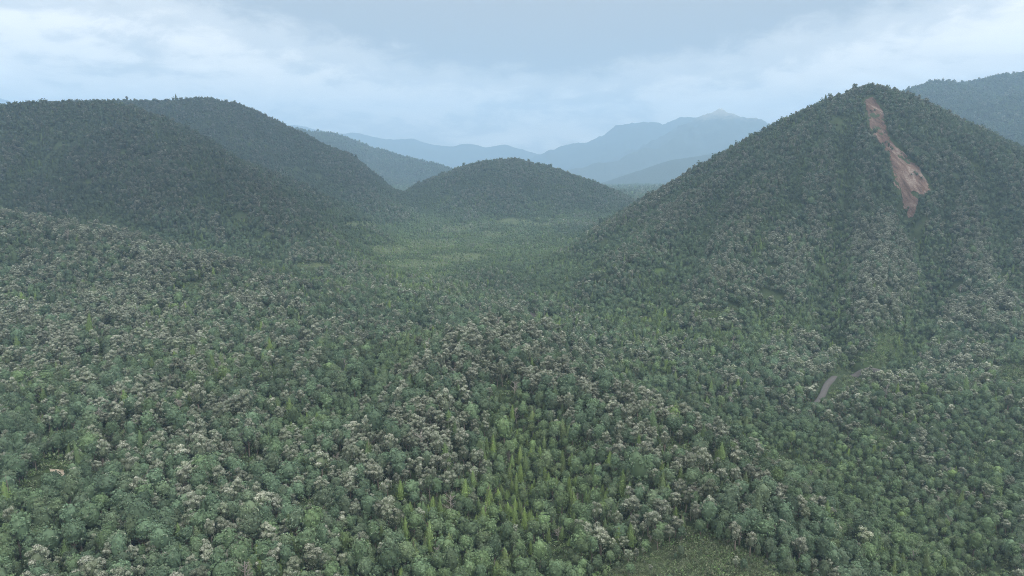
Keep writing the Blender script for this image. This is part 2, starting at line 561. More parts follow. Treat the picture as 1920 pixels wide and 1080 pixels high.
MEADOWS = [(730, 466, 50, 8), (812, 457, 52, 8), (858, 426, 44, 6), (928, 438, 36, 6), (779, 495, 60, 7), (866, 482, 44, 6), (960, 415, 40, 4), (584, 497, 30, 3), (1000, 420, 40, 3), (690, 420, 40, 3)]
GREENS = [(1895, 702, 44, 14), (1660, 640, 26, 20), (1640, 672, 40, 10), (742, 492, 26, 4), (1240, 508, 24, 5), (1330, 590, 20, 5), (1125, 505, 16, 4), (1830, 860, 26, 10), (1090, 838, 24, 10), (95, 870, 26, 12)]
SCRUB = [(1310, 1088, 155, 64)]
SCAR = [(1607, 161), (1630, 158), (1637, 178), (1652, 204), (1660, 232), (1664, 252), (1677, 268), (1699, 290), (1724, 318), (1738, 337), (1749, 362), (1738, 367), (1716, 359), (1690, 356), (1676, 343), (1679, 320), (1663, 295), (1654, 276), (1640, 254), (1629, 234), (1625, 212), (1620, 184)]
SCAR_LOW = [(1690, 352), (1708, 352), (1719, 374), (1718, 392), (1712, 404), (1704, 404), (1698, 388)]
ROAD_PX = [(1490, 800), (1520, 772), (1541, 745), (1548, 725), (1562, 711), (1585, 702), (1612, 699), (1650, 703), (1700, 712)]


def in_ell(px, py, lst, grow=1.0):
    m = np.zeros(np.shape(px), bool)
    for cx, cy, rx, ry in lst:
        m |= ((px - cx) / (rx * grow)) ** 2 + ((py - cy) / (ry * grow)) ** 2 < 1
    return m


def in_poly(px, py, poly):
    m = np.zeros(np.shape(px), bool)
    n = len(poly)
    for i in range(n):
        x0, y0 = poly[i]; x1, y1 = poly[(i + 1) % n]
        if y0 == y1:
            continue
        c = ((y0 > py) != (y1 > py)) & (px < (x1 - x0) * (py - y0) / (y1 - y0) + x0)
        m ^= c
    return m


# ------------------------------------------------------------------ terrain sheet, split into ground and hills
LOWHIGH = []


def build_terrain():
    nr, nc = 680, 640
    yy = np.exp(np.linspace(math.log(70.0), math.log(20500.0), nr)) - 110.0
    aa = np.linspace(-1.05, 1.05, nc)
    Y, A = np.meshgrid(yy, aa, indexing='ij')
    X = A * (Y + 190.0)
    Z, own = height(X, Y, True)
    LOWHIGH.extend((float(Z.min()), float(Z.max())))
    px, py, f = to_px(X, Y, Z)
    wob = fbm(X, Y, 60, 201, 3)
    k = 1.0 + 0.5 * wob
    near = (Y > 60)
    mead = in_ell(px, py, MEADOWS, 1.25 * k) & near
    mead |= in_ell(px, py, SCRUB, 1.1 + 0.75 * fbm(X, Y, 22, 433, 3)) & near
    green = in_ell(px, py, GREENS, 1.4 * k) & near
    V = np.stack([X, Y, Z], -1).reshape(-1, 3)
    idx = np.arange(nr * nc).reshape(nr, nc)
    F = np.stack([idx[:-1, :-1], idx[:-1, 1:], idx[1:, 1:], idx[1:, :-1]], -1).reshape(-1, 4)
    fo = own[:-1, :-1].reshape(-1)
    names = list(RIDGES)
    info = {
        'ground': ('ground', 'dark forest floor of the wide valley beneath the trees', M_GROUND),
        'cone': ('hill', 'steep conical hill with a reddish landslide scar below its summit', M_GROUND),
        'left': ('hill', 'broad dark wooded mountain with a long rounded top at the left edge', M_GROUND),
        'dome': ('hill', 'low rounded wooded hill alone in the middle of the valley', M_GROUND),
        'mid': ('hill', 'hazy wooded ridge sloping down behind the broad left mountain', M_GROUND),
        'rear': ('hill', 'dark blue wooded ridge behind the conical hill at the right edge', M_GROUND),
        'far_left': ('mountain', 'farthest pale blue ridge along the horizon left of centre', M_FAR),
        'far_back': ('mountain', 'faint blue flat-topped mountain behind the pale rocky peak', M_FAR),
        'peak': ('mountain', 'distant mountain with a pale sunlit rocky summit', M_PEAK),
        'foot': ('hill', 'misty low foothill below the rocky peak, beside the conical hill', M_FAR),
    }
    for key, (nm, lab, mat) in info.items():
        if key == 'ground':
            sel = (fo == 0) | (fo == names.index('knoll') + 1) | (fo == names.index('spur') + 1)
        else:
            sel = fo == names.index(key) + 1
        fs = F[sel]
        if not len(fs):
            continue
        used, inv = np.unique(fs, return_inverse=True)
        me = np_mesh(nm, V[used], inv.reshape(-1, 4), [mat], attrs={'meadow': mead.reshape(-1)[used].astype(float), 'green': green.reshape(-1)[used].astype(float)}, smooth=True)
        tag(link(nm, me), lab, nm, kind='structure')


build_terrain()


# ------------------------------------------------------------------ bare ground: landslide, road, gravel
def scar_mat():
    m, N, L = new_mat('landslide_earth')
    g = N('ShaderNodeNewGeometry')
    mp = N('ShaderNodeMapping'); L(g.outputs['Position'], mp.inputs[0]); mp.inputs['Rotation'].default_value = (0, 0, 0.22); mp.inputs['Scale'].default_value = (1.0, 0.16, 0.16)
    n1 = noise_tex(N, L, 0.11, 9, 0.68, mp.outputs[0])
    n2 = noise_tex(N, L, 0.35, 8, 0.7)
    c = ramp_n(N, L, n1, [(0.38, (0.032, 0.028, 0.025)), (0.44, (0.095, 0.07, 0.062)), (0.52, (0.16, 0.125, 0.11)), (0.60, (0.30, 0.265, 0.24))])
    c = mixc(N, L, ramp_n(N, L, n2, [(0.35, 0.0), (0.62, 0.75)]), c, (0.12, 0.075, 0.06))
    return finish(m, N, L, c, 0.95, 0.1, n2, 3.0)


def gravel_mat(name, a, b):
    m, N, L = new_mat(name)
    n = noise_tex(N, L, 0.6, 8, 0.7)
    return finish(m, N, L, mixc(N, L, n, a, b), 0.9, 0.2, n, 0.3)


M_SCAR = scar_mat()
M_ROAD = gravel_mat('gravel', (0.06, 0.06, 0.063), (0.125, 0.125, 0.125))
M_SAND = gravel_mat('bare_earth', (0.26, 0.23, 0.18), (0.42, 0.38, 0.31))


def draped(name, poly, mat, lift, rough, label, cat, res=46):
    """A patch of bare ground lying on the terrain inside a pixel outline, with a rough rubbly surface of its own."""
    q = [hit(px, py, 4.0) for px, py in poly]
    P = np.array([p for p in q if p is not None])
    cx0, cx1, cy0, cy1 = P[:, 0].min(), P[:, 0].max(), P[:, 1].min(), P[:, 1].max()
    st = max(cx1 - cx0, (cy1 - cy0)) / (res * 3)
    gx = np.arange(cx0 - st, cx1 + 2 * st, st); gy = np.arange(cy0 - st, cy1 + 2 * st, st)
    X, Y = np.meshgrid(gx, gy, indexing='ij')
    Z = height(X, Y)
    wob = np.stack([fbm(X, Y, 22, 301, 4, 0.65), fbm(X, Y, 22, 305, 4, 0.65)]) * 5.5
    ins = in_poly(X + wob[0], Y + wob[1], [(p[0], p[1]) for p in P])
    Z = Z + lift + (ridged(X + 0.22 * Y, Y * 0.3, 14, 311, 4) - 0.4) * rough
    idx = np.arange(X.size).reshape(X.shape)
    F = np.stack([idx[:-1, :-1], idx[1:, :-1], idx[1:, 1:], idx[:-1, 1:]], -1)[ins[:-1, :-1]].reshape(-1, 4)
    used, inv = np.unique(F, return_inverse=True)
    V = np.stack([X, Y, Z], -1).reshape(-1, 3)[used]
    me = np_mesh(name, V, inv.reshape(-1, 4), [mat], smooth=True)
    tag(link(name, me), label, cat, kind='structure')
    return [(p[0], p[1]) for p in P]


SCAR_XY = [draped('landslide_scar', SCAR, M_SCAR, 1.0, 5.0, 'long reddish landslide scar running down from the summit of the conical hill', 'landslide'),
           draped('landslide_scar', SCAR_LOW, M_SCAR, 1.2, 2.0, 'small reddish earth streak in the gully below the large landslide scar', 'landslide')]
SAND_XY = [draped('bare_patch', [(84, 872), (100, 868), (113, 878), (108, 890), (92, 892)], M_SAND, 0.3, 0.4, 'small sandy bare patch among the domed trees near the lower left', 'bare ground', 20),
           draped('bare_patch', [(986, 582), (998, 579), (1008, 594), (1004, 602), (994, 600)], M_ROAD, 0.3, 0.4, 'small grey gravel patch behind the wooded knoll in mid valley', 'bare ground', 20)]


def build_road():
    q = np.array([hit(px, py, 0.0) for px, py in ROAD_PX])
    # smooth the path
    t = np.linspace(0, len(q) - 1, 120)
    pts = np.stack([np.interp(t, np.arange(len(q)), q[:, i]) for i in range(2)], -1)
    for _ in range(30):
        pts[1:-1] = (pts[:-2] + 2 * pts[1:-1] + pts[2:]) / 4
    d = np.gradient(pts, axis=0); d /= np.linalg.norm(d, axis=1)[:, None]
    nrm = np.stack([-d[:, 1], d[:, 0]], -1)
    cols = []
    zc = height(pts[:, 0], pts[:, 1])
    for _ in range(40):
        zc[1:-1] = (zc[:-2] + 2 * zc[1:-1] + zc[2:]) / 4
    offs = [-3.2, -2.1, -1.1, 0.0, 1.1, 2.1, 3.2]
    drop = [-3.5, 0.0, 0.08, 0.14, 0.08, 0.0, -3.5]
    V = np.concatenate([np.column_stack([pts + nrm * o, zc + 2.2 + dz]) for o, dz in zip(offs, drop)])
    n = len(pts); F = []
    for k in range(len(offs) - 1):
        for i in range(n - 1):
            F.append((k * n + i, k * n + i + 1, (k + 1) * n + i + 1, (k + 1) * n + i))
    me = np_mesh('road', V, np.array(F), [M_ROAD], smooth=True)
    tag(link('road', me), 'short curving stretch of grey gravel road showing through the trees', 'road', kind='structure')
    return pts


ROAD = build_road()

# ------------------------------------------------------------------ tree prototypes
def rot_basis(n, rng):
    n = n / np.linalg.norm(n, axis=1)[:, None]
    r = rng.normal(size=n.shape)
    t = np.cross(n, r); t /= np.linalg.norm(t, axis=1)[:, None]
    return t, np.cross(n, t)


def cards(c, n, size, rng):
    """Leaf sprays: one bent kite-shaped face each, facing n."""
    t, b = rot_basis(n, rng)
    nn = n / np.linalg.norm(n, axis=1)[:, None]
    s = (size * rng.uniform(0.7, 1.3, len(c)))[:, None]
    w = s * rng.uniform(0.55, 0.9, (len(c), 1))
    v = np.stack([c - t * s * 0.5, c - b * w * 0.5 + nn * s * 0.12, c + t * s * 0.55, c + b * w * 0.5 + nn * s * 0.12], 1)
    return v.reshape(-1, 3), np.arange(len(c) * 4).reshape(-1, 4)


def ico(sub):
    import bmesh
    bm = bmesh.new(); bmesh.ops.create_icosphere(bm, subdivisions=sub, radius=1.0)
    v = np.array([p.co[:] for p in bm.verts]); f = np.array([[q.index for q in fc.verts] for fc in bm.faces])
    bm.free()
    return v, f


ICO1, ICO2 = ico(1), ico(2)


def fib(n, zmin, rng):
    i = np.arange(n) + 0.5
    z = 1 - (1 - zmin) * i / n
    a = i * 2.399963 + rng.uniform(0, 6.28)
    r = np.sqrt(np.maximum(0, 1 - z * z))
    return np.stack([r * np.cos(a), r * np.sin(a), z], -1)


def tube(pts, radii, k=5):
    pts = np.asarray(pts, float); n = len(pts)
    d = np.gradient(pts, axis=0); V = []
    for p, q, r in zip(pts, d, radii):
        q = q / np.linalg.norm(q)
        t = np.cross(q, (0.31, 0.95, 0.02)); t /= np.linalg.norm(t); b = np.cross(q, t)
        for j in range(k):
            a = 2 * math.pi * j / k
            V.append(p + (t * math.cos(a) + b * math.sin(a)) * r)
    F = [(i * k + j, i * k + (j + 1) % k, (i + 1) * k + (j + 1) % k, (i + 1) * k + j) for i in range(n - 1) for j in range(k)]
    return np.array(V), np.array(F)


class Part:
    """Collects vertices, faces and the two leaf attributes of one mesh."""
    def __init__(self):
        self.v, self.q, self.t, self.n, self.var, self.pale, self.mq, self.mt = [], [], [], 0, [], [], [], []

    def add(self, v, f, var, pale, mat=0):
        f = np.asarray(f)
        (self.q if f.shape[1] == 4 else self.t).append(f + self.n)
        (self.mq if f.shape[1] == 4 else self.mt).append(np.full(len(f), mat))
        self.v.append(v); self.n += len(v)
        self.var.append(np.broadcast_to(var, (len(v),))); self.pale.append(np.broadcast_to(pale, (len(v),)))

    def join(self, o, mat=0):
        for v, n0 in ((np.concatenate(o.v), self.n),):
            for f, m in zip(o.q, o.mq):
                self.q.append(f + n0); self.mq.append(np.full(len(f), mat))
            for f, m in zip(o.t, o.mt):
                self.t.append(f + n0); self.mt.append(np.full(len(f), mat))
            self.v.append(v); self.var += o.var; self.pale += o.pale; self.n += len(v)
        return self

    def mesh(self, name, mats):
        fl, ml = [], []
        if self.q:
            fl.append(np.concatenate(self.q)); ml.append(np.concatenate(self.mq))
        if self.t:
            fl.append(np.concatenate(self.t)); ml.append(np.concatenate(self.mt))
        return np_mesh(name, np.concatenate(self.v), fl, mats, np.concatenate(ml), {'var': np.concatenate(self.var), 'pale': np.concatenate(self.pale)})


def rep4(a):
    return np.repeat(a, 4)


def domed_crown(seed, lod):
    rng = np.random.default_rng(seed); P = Part()
    R = np.array([3.0 * rng.uniform(0.74, 1.25), 3.0 * rng.uniform(0.74, 1.25), 4.3 * rng.uniform(0.7, 1.3)])
    c0 = np.array([rng.normal(0, 0.35), rng.normal(0, 0.35), 13.2 * rng.uniform(0.88, 1.1) - R[2]])
    nl, per, size = ((44, 30, 0.50), (24, 14, 0.90), (12, 6, 1.6))[lod]
    d = fib(nl, -0.55, rng) + rng.normal(0, 0.12, (nl, 3)); d /= np.linalg.norm(d, axis=1)[:, None]
    rad = rng.uniform(0.62, 1.08, nl) * (1.0, 1.25, 1.5)[lod]
    reach = rng.uniform(0.58, 0.98, nl) * (1 + 0.14 * np.sin(2.3 * d[:, 0] * 2 + seed) * np.cos(1.7 * d[:, 1] * 2 + 2 * seed))
    C = c0 + d * R * reach[:, None]
    C[:, 2] -= np.where(d[:, 2] < 0, 1.2, 0)
    lp = rng.random(nl)
    for i in range(nl):
        n = rng.normal(size=(per, 3)); n /= np.linalg.norm(n, axis=1)[:, None]
        n = n + d[i] * 0.9 + np.array([0, 0, 0.25]); n /= np.linalg.norm(n, axis=1)[:, None]
        pos = C[i] + n * rad[i] * rng.uniform(0.8, 1.06, (per, 1))
        v, f = cards(pos, n + rng.normal(0, 0.35, n.shape), size, rng)
        P.add(v, f, rep4(np.clip(rng.normal(0.5, 0.2, per) + (lp[i] - 0.5) * 0.35, 0, 1)), rep4(np.where(rng.random(per) < 0.05, 0.5, 0.0)))
    bv, bf = ICO2 if lod == 0 else ICO1
    b = bv * R * (0.80 if lod == 0 else 0.86) * (1 + 0.09 * np.sin(bv[:, :1] * 5 + seed) * np.cos(bv[:, 1:2] * 6)) + c0
    P.add(b, bf, 0.4, 0.0)
    return P


def spire_crown(seed, lod):
    rng = np.random.default_rng(seed); P = Part()
    n, size = ((620, 0.48), (170, 0.85), (46, 1.5))[lod]
    h0, h1, r0 = 1.8, 12.4 * rng.uniform(0.9, 1.12), 2.25 * rng.uniform(0.8, 1.15)
    t = 1 - np.sqrt(rng.random(n))
    z = h0 + (h1 - h0) * t
    a = rng.uniform(0, 2 * math.pi, n)
    ph = rng.uniform(0, 6.28, 3)
    prof = np.minimum(1.0, (1 - t) * 1.35) ** 0.8 * (0.55 + 0.45 * np.minimum(1, t * 6))
    r = r0 * prof * (1 + 0.18 * np.sin(3 * a + z * 1.3 + ph[0]) + 0.17 * np.sin(z * 2.9 + ph[1]) + rng.normal(0, 0.14, n)) + 0.08
    pos = np.stack([r * np.cos(a), r * np.sin(a), z], -1)
    nn = np.stack([np.cos(a), np.sin(a), np.full(n, 0.55)], -1) + rng.normal(0, 0.35, (n, 3))
    v, f = cards(pos, nn, size, rng)
    P.add(v, f, rep4(np.clip(rng.normal(0.5, 0.2, n) + 0.12 * np.sin(3 * a + z), 0, 1)), 0.0)
    k = 8; rings = 5; bv = []
    for i in range(rings):
        tt = i / (rings - 1); zz = h0 + 0.3 + (h1 - h0 - 0.8) * tt
        rr = r0 * 0.78 * min(1.0, (1 - tt) * 1.35) ** 0.8 * (0.55 + 0.45 * min(1, tt * 6)) + 0.04
        bv += [(rr * math.cos(6.2832 * j / k), rr * math.sin(6.2832 * j / k), zz) for j in range(k)]
    bf = [(i * k + j, i * k + (j + 1) % k, (i + 1) * k + (j + 1) % k, (i + 1) * k + j) for i in range(rings - 1) for j in range(k)]
    P.add(np.array(bv), np.array(bf), 0.4, 0.0)
    return P


def pale_crown(seed, lod):
    rng = np.random.default_rng(seed); P = Part()
    nc = rng.integers(9, 14)
    per, size = ((95, 0.42), (26, 0.78), (8, 1.4))[lod]
    top = 14.0 * rng.uniform(0.92, 1.08)
    ang = rng.uniform(0, 6.28) + np.arange(nc) * 2.399963
    rr = np.sqrt((np.arange(nc) + 0.3) / nc) * 2.55 * rng.uniform(0.8, 1.15, nc)
    zz = top - 1.0 - rr ** 2 * 0.42 - rng.uniform(0, 2.2, nc)
    C = np.stack([rr * np.cos(ang), rr * np.sin(ang), zz], -1)
    rad = rng.uniform(0.75, 1.25, nc)
    pl = np.clip(rng.normal(rng.uniform(0.3, 0.72), 0.25, nc), 0.0, 1)
    for i in range(nc):
        n = rng.normal(size=(per, 3)); n[:, 2] += 0.35; n /= np.linalg.norm(n, axis=1)[:, None]
        sq = np.array([1, 1, 0.85])
        pos = C[i] + n * sq * rad[i] * rng.uniform(0.72, 1.12, (per, 1))
        v, f = cards(pos, n + rng.normal(0, 0.5, n.shape), size, rng)
        p = pl[i] * sstep(-0.15, 0.75, n[:, 2] + rng.normal(0, 0.3, per))
        P.add(v, f, rep4(np.clip(rng.normal(0.5, 0.24, per), 0, 1)), rep4(np.clip(p * 0.55 + pl[i] * rng.uniform(0.1, 0.55, per), 0, 1)))
        bv, bf = ICO1
        P.add(bv * rad[i] * 0.74 + C[i], bf, 0.35, 0.15)
        # lower drooping foliage under each clump
        m = per // 3
        pos = C[i] + np.stack([rng.normal(0, 0.6, m) * rad[i], rng.normal(0, 0.6, m) * rad[i], -rng.uniform(0.6, 4.2, m)], -1)
        v, f = cards(pos, rng.normal(size=(m, 3)) + np.array([0, 0, 0.4]), size * 1.15, rng)
        P.add(v, f, rep4(np.clip(rng.normal(0.45, 0.2, m), 0, 1)), rep4(rng.uniform(0, 0.3, m)))
        if lod < 2:
            for _ in range(5 if lod == 0 else 2):
                d = rng.normal(size=3); d[2] = abs(d[2]) + 0.7; d /= np.linalg.norm(d)
                L0 = rad[i] * rng.uniform(1.05, 1.45)
                s = np.cross(d, rng.normal(size=3)); s /= np.linalg.norm(s)
                e = C[i] + d * L0
                w = 0.07 if lod == 0 else 0.12
                tv = np.array([C[i] - s * w, C[i] + s * w, C[i] + d * 0.1 + np.cross(d, s) * w, e])
                P.add(tv, np.array([(0, 1, 3), (1, 2, 3), (2, 0, 3)]), 0.6, 0.8)
    b = ICO1[0] * np.array([1.75, 1.75, 3.2]) + np.array([0, 0, top - 5.4])
    P.add(b, ICO1[1], 0.35, 0.0)
    return P


def trunk_part(seed, top=9.0, r=0.32, limbs=5):
    rng = np.random.default_rng(seed); P = Part()
    bend = rng.normal(0, 0.35, 2)
    z = np.linspace(-1.5, top, 6)
    pts = np.stack([bend[0] * np.sin(z / top * 1.5), bend[1] * np.sin(z / top * 2.1), z], -1)
    v, f = tube(pts, np.linspace(r * 1.25, r * 0.45, 6), 6); P.add(v, f, 0.5, 0.0)
    for i in range(limbs):
        z0 = rng.uniform(0.45, 0.9) * top; a = i * 2.4 + rng.uniform(0, 0.7)
        L0 = rng.uniform(2.0, 3.4)
        b = np.array([np.interp(z0, z, pts[:, 0]), np.interp(z0, z, pts[:, 1]), z0])
        e = np.stack([b + np.array([math.cos(a) * L0 * s, math.sin(a) * L0 * s, L0 * (0.5 * s + 0.35 * s * s)]) for s in (0, 0.5, 1)])
        v, f = tube(e, [r * 0.42, r * 0.28, r * 0.1], 4); P.add(v, f, 0.5, 0.0)
    return P


def dead_branches(seed, lod=0):
    rng = np.random.default_rng(seed); P = Part()
    top = 12.5
    for i in range(15 if lod == 0 else 9):
        z0 = rng.uniform(0.4, 0.98) * top; a = rng.uniform(0, 6.28); L0 = rng.uniform(1.8, 3.8) * (1.25 - 0.5 * z0 / top)
        up = rng.uniform(0.35, 1.1); w = 0.13 if lod == 0 else 0.2
        p = [np.array([0, 0, z0])]
        for s in range(3):
            p.append(p[-1] + np.array([math.cos(a) * L0 / 3, math.sin(a) * L0 / 3, up * L0 / 3]) + rng.normal(0, 0.18, 3))
        v, f = tube(np.array(p), [w, w * 0.8, w * 0.55, w * 0.2], 4); P.add(v, f, 0.5, 1.0)
        for j in range(3 if lod == 0 else 1):
            b = p[1 + j % 2] + (p[2 + j % 2] - p[1 + j % 2]) * rng.random()
            d = rng.normal(size=3); d[2] = abs(d[2]); d /= np.linalg.norm(d)
            v, f = tube(np.array([b, b + d * 0.7, b + d * 1.5 + rng.normal(0, 0.15, 3)]), [w * 0.5, w * 0.4, w * 0.12], 3); P.add(v, f, 0.5, 1.0)
    return P


def shrub_part(seed, lod=0):
    rng = np.random.default_rng(seed); P = Part()
    n, size = ((70, 0.50), (22, 0.95))[lod]
    a = rng.uniform(0, 6.28, n); r = np.sqrt(rng.random(n)) * 1.35
    z = 0.25 + rng.random(n) * (1.9 - 0.7 * r)
    pos = np.stack([r * np.cos(a), r * np.sin(a), z], -1)
    nn = rng.normal(size=(n, 3)); nn[:, 2] = np.abs(nn[:, 2]) + 0.2
    v, f = cards(pos, nn, size, rng)
    P.add(v, f, rep4(rng.random(n)), rep4(np.clip(rng.normal(0.2, 0.3, n), 0, 1)))
    return P


NV = 9                                        # crowns of each kind
CROWN = {'dome': domed_crown, 'spire': spire_crown, 'pale': pale_crown}
CMAT = {'dome': M_DOME, 'spire': M_CONE, 'pale': M_PALE}
KINDS = ['dome', 'spire', 'pale', 'dead']
TRUNK = {'dome': (9.0, 0.34, 5), 'spire': (11.0, 0.22, 3), 'pale': (11.0, 0.32, 6), 'dead': (12.8, 0.30, 2)}
crown_mesh, trunk_mesh = {}, {}
PROTO = bpy.data.collections.new('tree_prototypes')      # never linked to the scene; only the far forest copies it
proto_index = {}


def add_proto(key, me):
    i = len(proto_index)
    o = bpy.data.objects.new('prototype_%03d' % i, me)
    PROTO.objects.link(o)
    proto_index[key] = i


for ki, kd in enumerate(KINDS):
    for v in range(NV):
        tp = trunk_part(900 + 10 * ki + v, *TRUNK[kd])
        bm_ = M_DEAD if kd == 'dead' else M_BARK
        trunk_mesh[kd, v] = tp.mesh('trunk', [bm_])
        if kd == 'dead':
            crown_mesh[kd, v] = dead_branches(50 + v).mesh('branches', [M_DEAD])
            for lod in range(3):
                add_proto((kd, v, lod), dead_branches(50 + v, min(lod, 1)).join(trunk_part(930 + v, *TRUNK[kd])).mesh('dead_tree', [M_DEAD]))
        else:
            crown_mesh[kd, v] = CROWN[kd](100 * ki + v, 0).mesh('crown', [CMAT[kd]])
            add_proto((kd, v, 0), CROWN[kd](100 * ki + v, 0).join(tp, 1).mesh('tree', [CMAT[kd], M_BARK]))
            for lod in (1, 2):
                add_proto((kd, v, lod), CROWN[kd](100 * ki + v, lod).mesh('tree', [CMAT[kd]]))
for v in range(4):
    add_proto(('shrub', v, 0), shrub_part(700 + v, 0).mesh('shrub', [M_SHRUB]))
    add_proto(('shrub', v, 1), shrub_part(720 + v, 1).mesh('shrub', [M_SHRUB]))


def forest_nodes():
    g = bpy.data.node_groups.new('spread_trees', 'GeometryNodeTree')
    g.interface.new_socket('Geometry', in_out='INPUT', socket_type='NodeSocketGeometry')
    g.interface.new_socket('Geometry', in_out='OUTPUT', socket_type='NodeSocketGeometry')
    N, L = g.nodes.new, g.links.new
    gi, go = N('NodeGroupInput'), N('NodeGroupOutput')
    ci = N('GeometryNodeCollectionInfo'); ci.inputs['Collection'].default_value = PROTO
    ci.inputs['Separate Children'].default_value = True; ci.inputs['Reset Children'].default_value = True
    ip = N('GeometryNodeInstanceOnPoints'); ip.inputs['Pick Instance'].default_value = True

    def na(name, typ):
        n = N('GeometryNodeInputNamedAttribute'); n.data_type = typ; n.inputs['Name'].default_value = name
        return n.outputs['Attribute']
    e2r = N('FunctionNodeEulerToRotation')
    L(na('rot', 'FLOAT_VECTOR'), e2r.inputs[0]); L(e2r.outputs[0], ip.inputs['Rotation'])
    L(na('scl', 'FLOAT_VECTOR'), ip.inputs['Scale']); L(na('idx', 'INT'), ip.inputs['Instance Index'])
    L(gi.outputs[0], ip.inputs['Points']); L(ci.outputs[0], ip.inputs['Instance']); L(ip.outputs[0], go.inputs[0])
    return g


SPREAD = forest_nodes()


def spread(name, T, label, cat):
    """One stuff object: a point for every plant, drawn by the node group above."""
    me = bpy.data.meshes.new(name)
    n = len(T['x'])
    me.vertices.add(n)
    me.vertices.foreach_set('co', np.stack([T['x'], T['y'], T['z']], -1).astype(np.float32).ravel())
    for k, typ, arr in (('rot', 'FLOAT_VECTOR', T['rot']), ('scl', 'FLOAT_VECTOR', T['scl'])):
        a = me.attributes.new(k, typ, 'POINT'); a.data.foreach_set('vector', np.asarray(arr, np.float32).ravel())
    a = me.attributes.new('idx', 'INT', 'POINT'); a.data.foreach_set('value', np.asarray(T['idx'], np.int32))
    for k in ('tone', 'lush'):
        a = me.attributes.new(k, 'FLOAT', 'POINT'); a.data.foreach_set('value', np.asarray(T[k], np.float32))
    o = link(name, me)
    md = o.modifiers.new('spread', 'NODES'); md.node_group = SPREAD
    return tag(o, label, cat, kind='stuff')


# ------------------------------------------------------------------ where the trees stand
_CS = 12.0
_cx, _cy = np.arange(-2600, 2601, _CS), np.arange(100, 3201, _CS)


def build_curve():
    """How far each spot rises above (spur) or lies below (gully) the ground around it."""
    X, Y = np.meshgrid(_cx, _cy, indexing='ij')
    h = height(X, Y)
    out = np.zeros_like(h)
    for k in (3, 6):
        m = np.zeros_like(h)
        for dx, dy in ((k, 0), (-k, 0), (0, k), (0, -k)):
            m += np.roll(np.roll(h, dx, 0), dy, 1)
        out += (h - m / 4) * (6.0 / k / k)
    return np.clip(out, -6, 6)


CURVE = build_curve()


def curve_at(x, y):
    i = np.clip(((x - _cx[0]) / _CS + 0.5).astype(int), 0, len(_cx) - 1); j = np.clip(((y - _cy[0]) / _CS + 0.5).astype(int), 0, len(_cy) - 1)
    return CURVE[i, j] * (y < 3000)


_AZ = np.linspace(-0.9, 0.9, 700)
_RG = np.exp(np.linspace(math.log(60), math.log(7000), 700))


def build_view():
    """How steeply one looks down along each bearing before ground gets in the way (used to leave out trees behind hills)."""
    A, R = np.meshgrid(_AZ, _RG, indexing='ij')
    h = height(A * R, R) + 6.0
    tan = (h - CAMZ) / (R * np.sqrt(1 + A * A))
    return np.maximum.accumulate(tan, axis=1)


VIEW = build_view()


def is_open(x, y, top):
    a = x / np.maximum(y, 1.0)
    i = np.clip(np.round((a - _AZ[0]) / (_AZ[1] - _AZ[0])).astype(int), 0, len(_AZ) - 1)
    j = np.clip(np.searchsorted(_RG, y - 25 - 0.02 * y) - 1, 0, len(_RG) - 1)
    return (top - CAMZ) / np.hypot(x, y) > VIEW[i, j] - 0.006


def grid_points(y0, y1, sp, seed):
    rng = np.random.default_rng(seed)
    ys = np.arange(y0, y1, sp * 0.87)
    w = 0.80 * (y1 + 60)
    xs = np.arange(-w, w, sp)
    X, Y = np.meshgrid(xs, ys, indexing='ij')
    X = X + (np.arange(len(ys)) % 2)[None, :] * sp / 2
    X = X + rng.uniform(-0.36, 0.36, X.shape) * sp; Y = Y + rng.uniform(-0.36, 0.36, Y.shape) * sp
    k = np.abs(X) < 0.80 * (Y + 60)
    return X[k], Y[k]


def dist_poly(x, y, pts):
    d = np.full(x.shape, 1e9)
    for (ax, ay), (bx, by) in zip(pts[:-1], pts[1:]):
        ux, uy = bx - ax, by - ay
        t = np.clip(((x - ax) * ux + (y - ay) * uy) / (ux * ux + uy * uy + 1e-9), 0, 1)
        d = np.minimum(d, np.hypot(x - ax - t * ux, y - ay - t * uy))
    return d


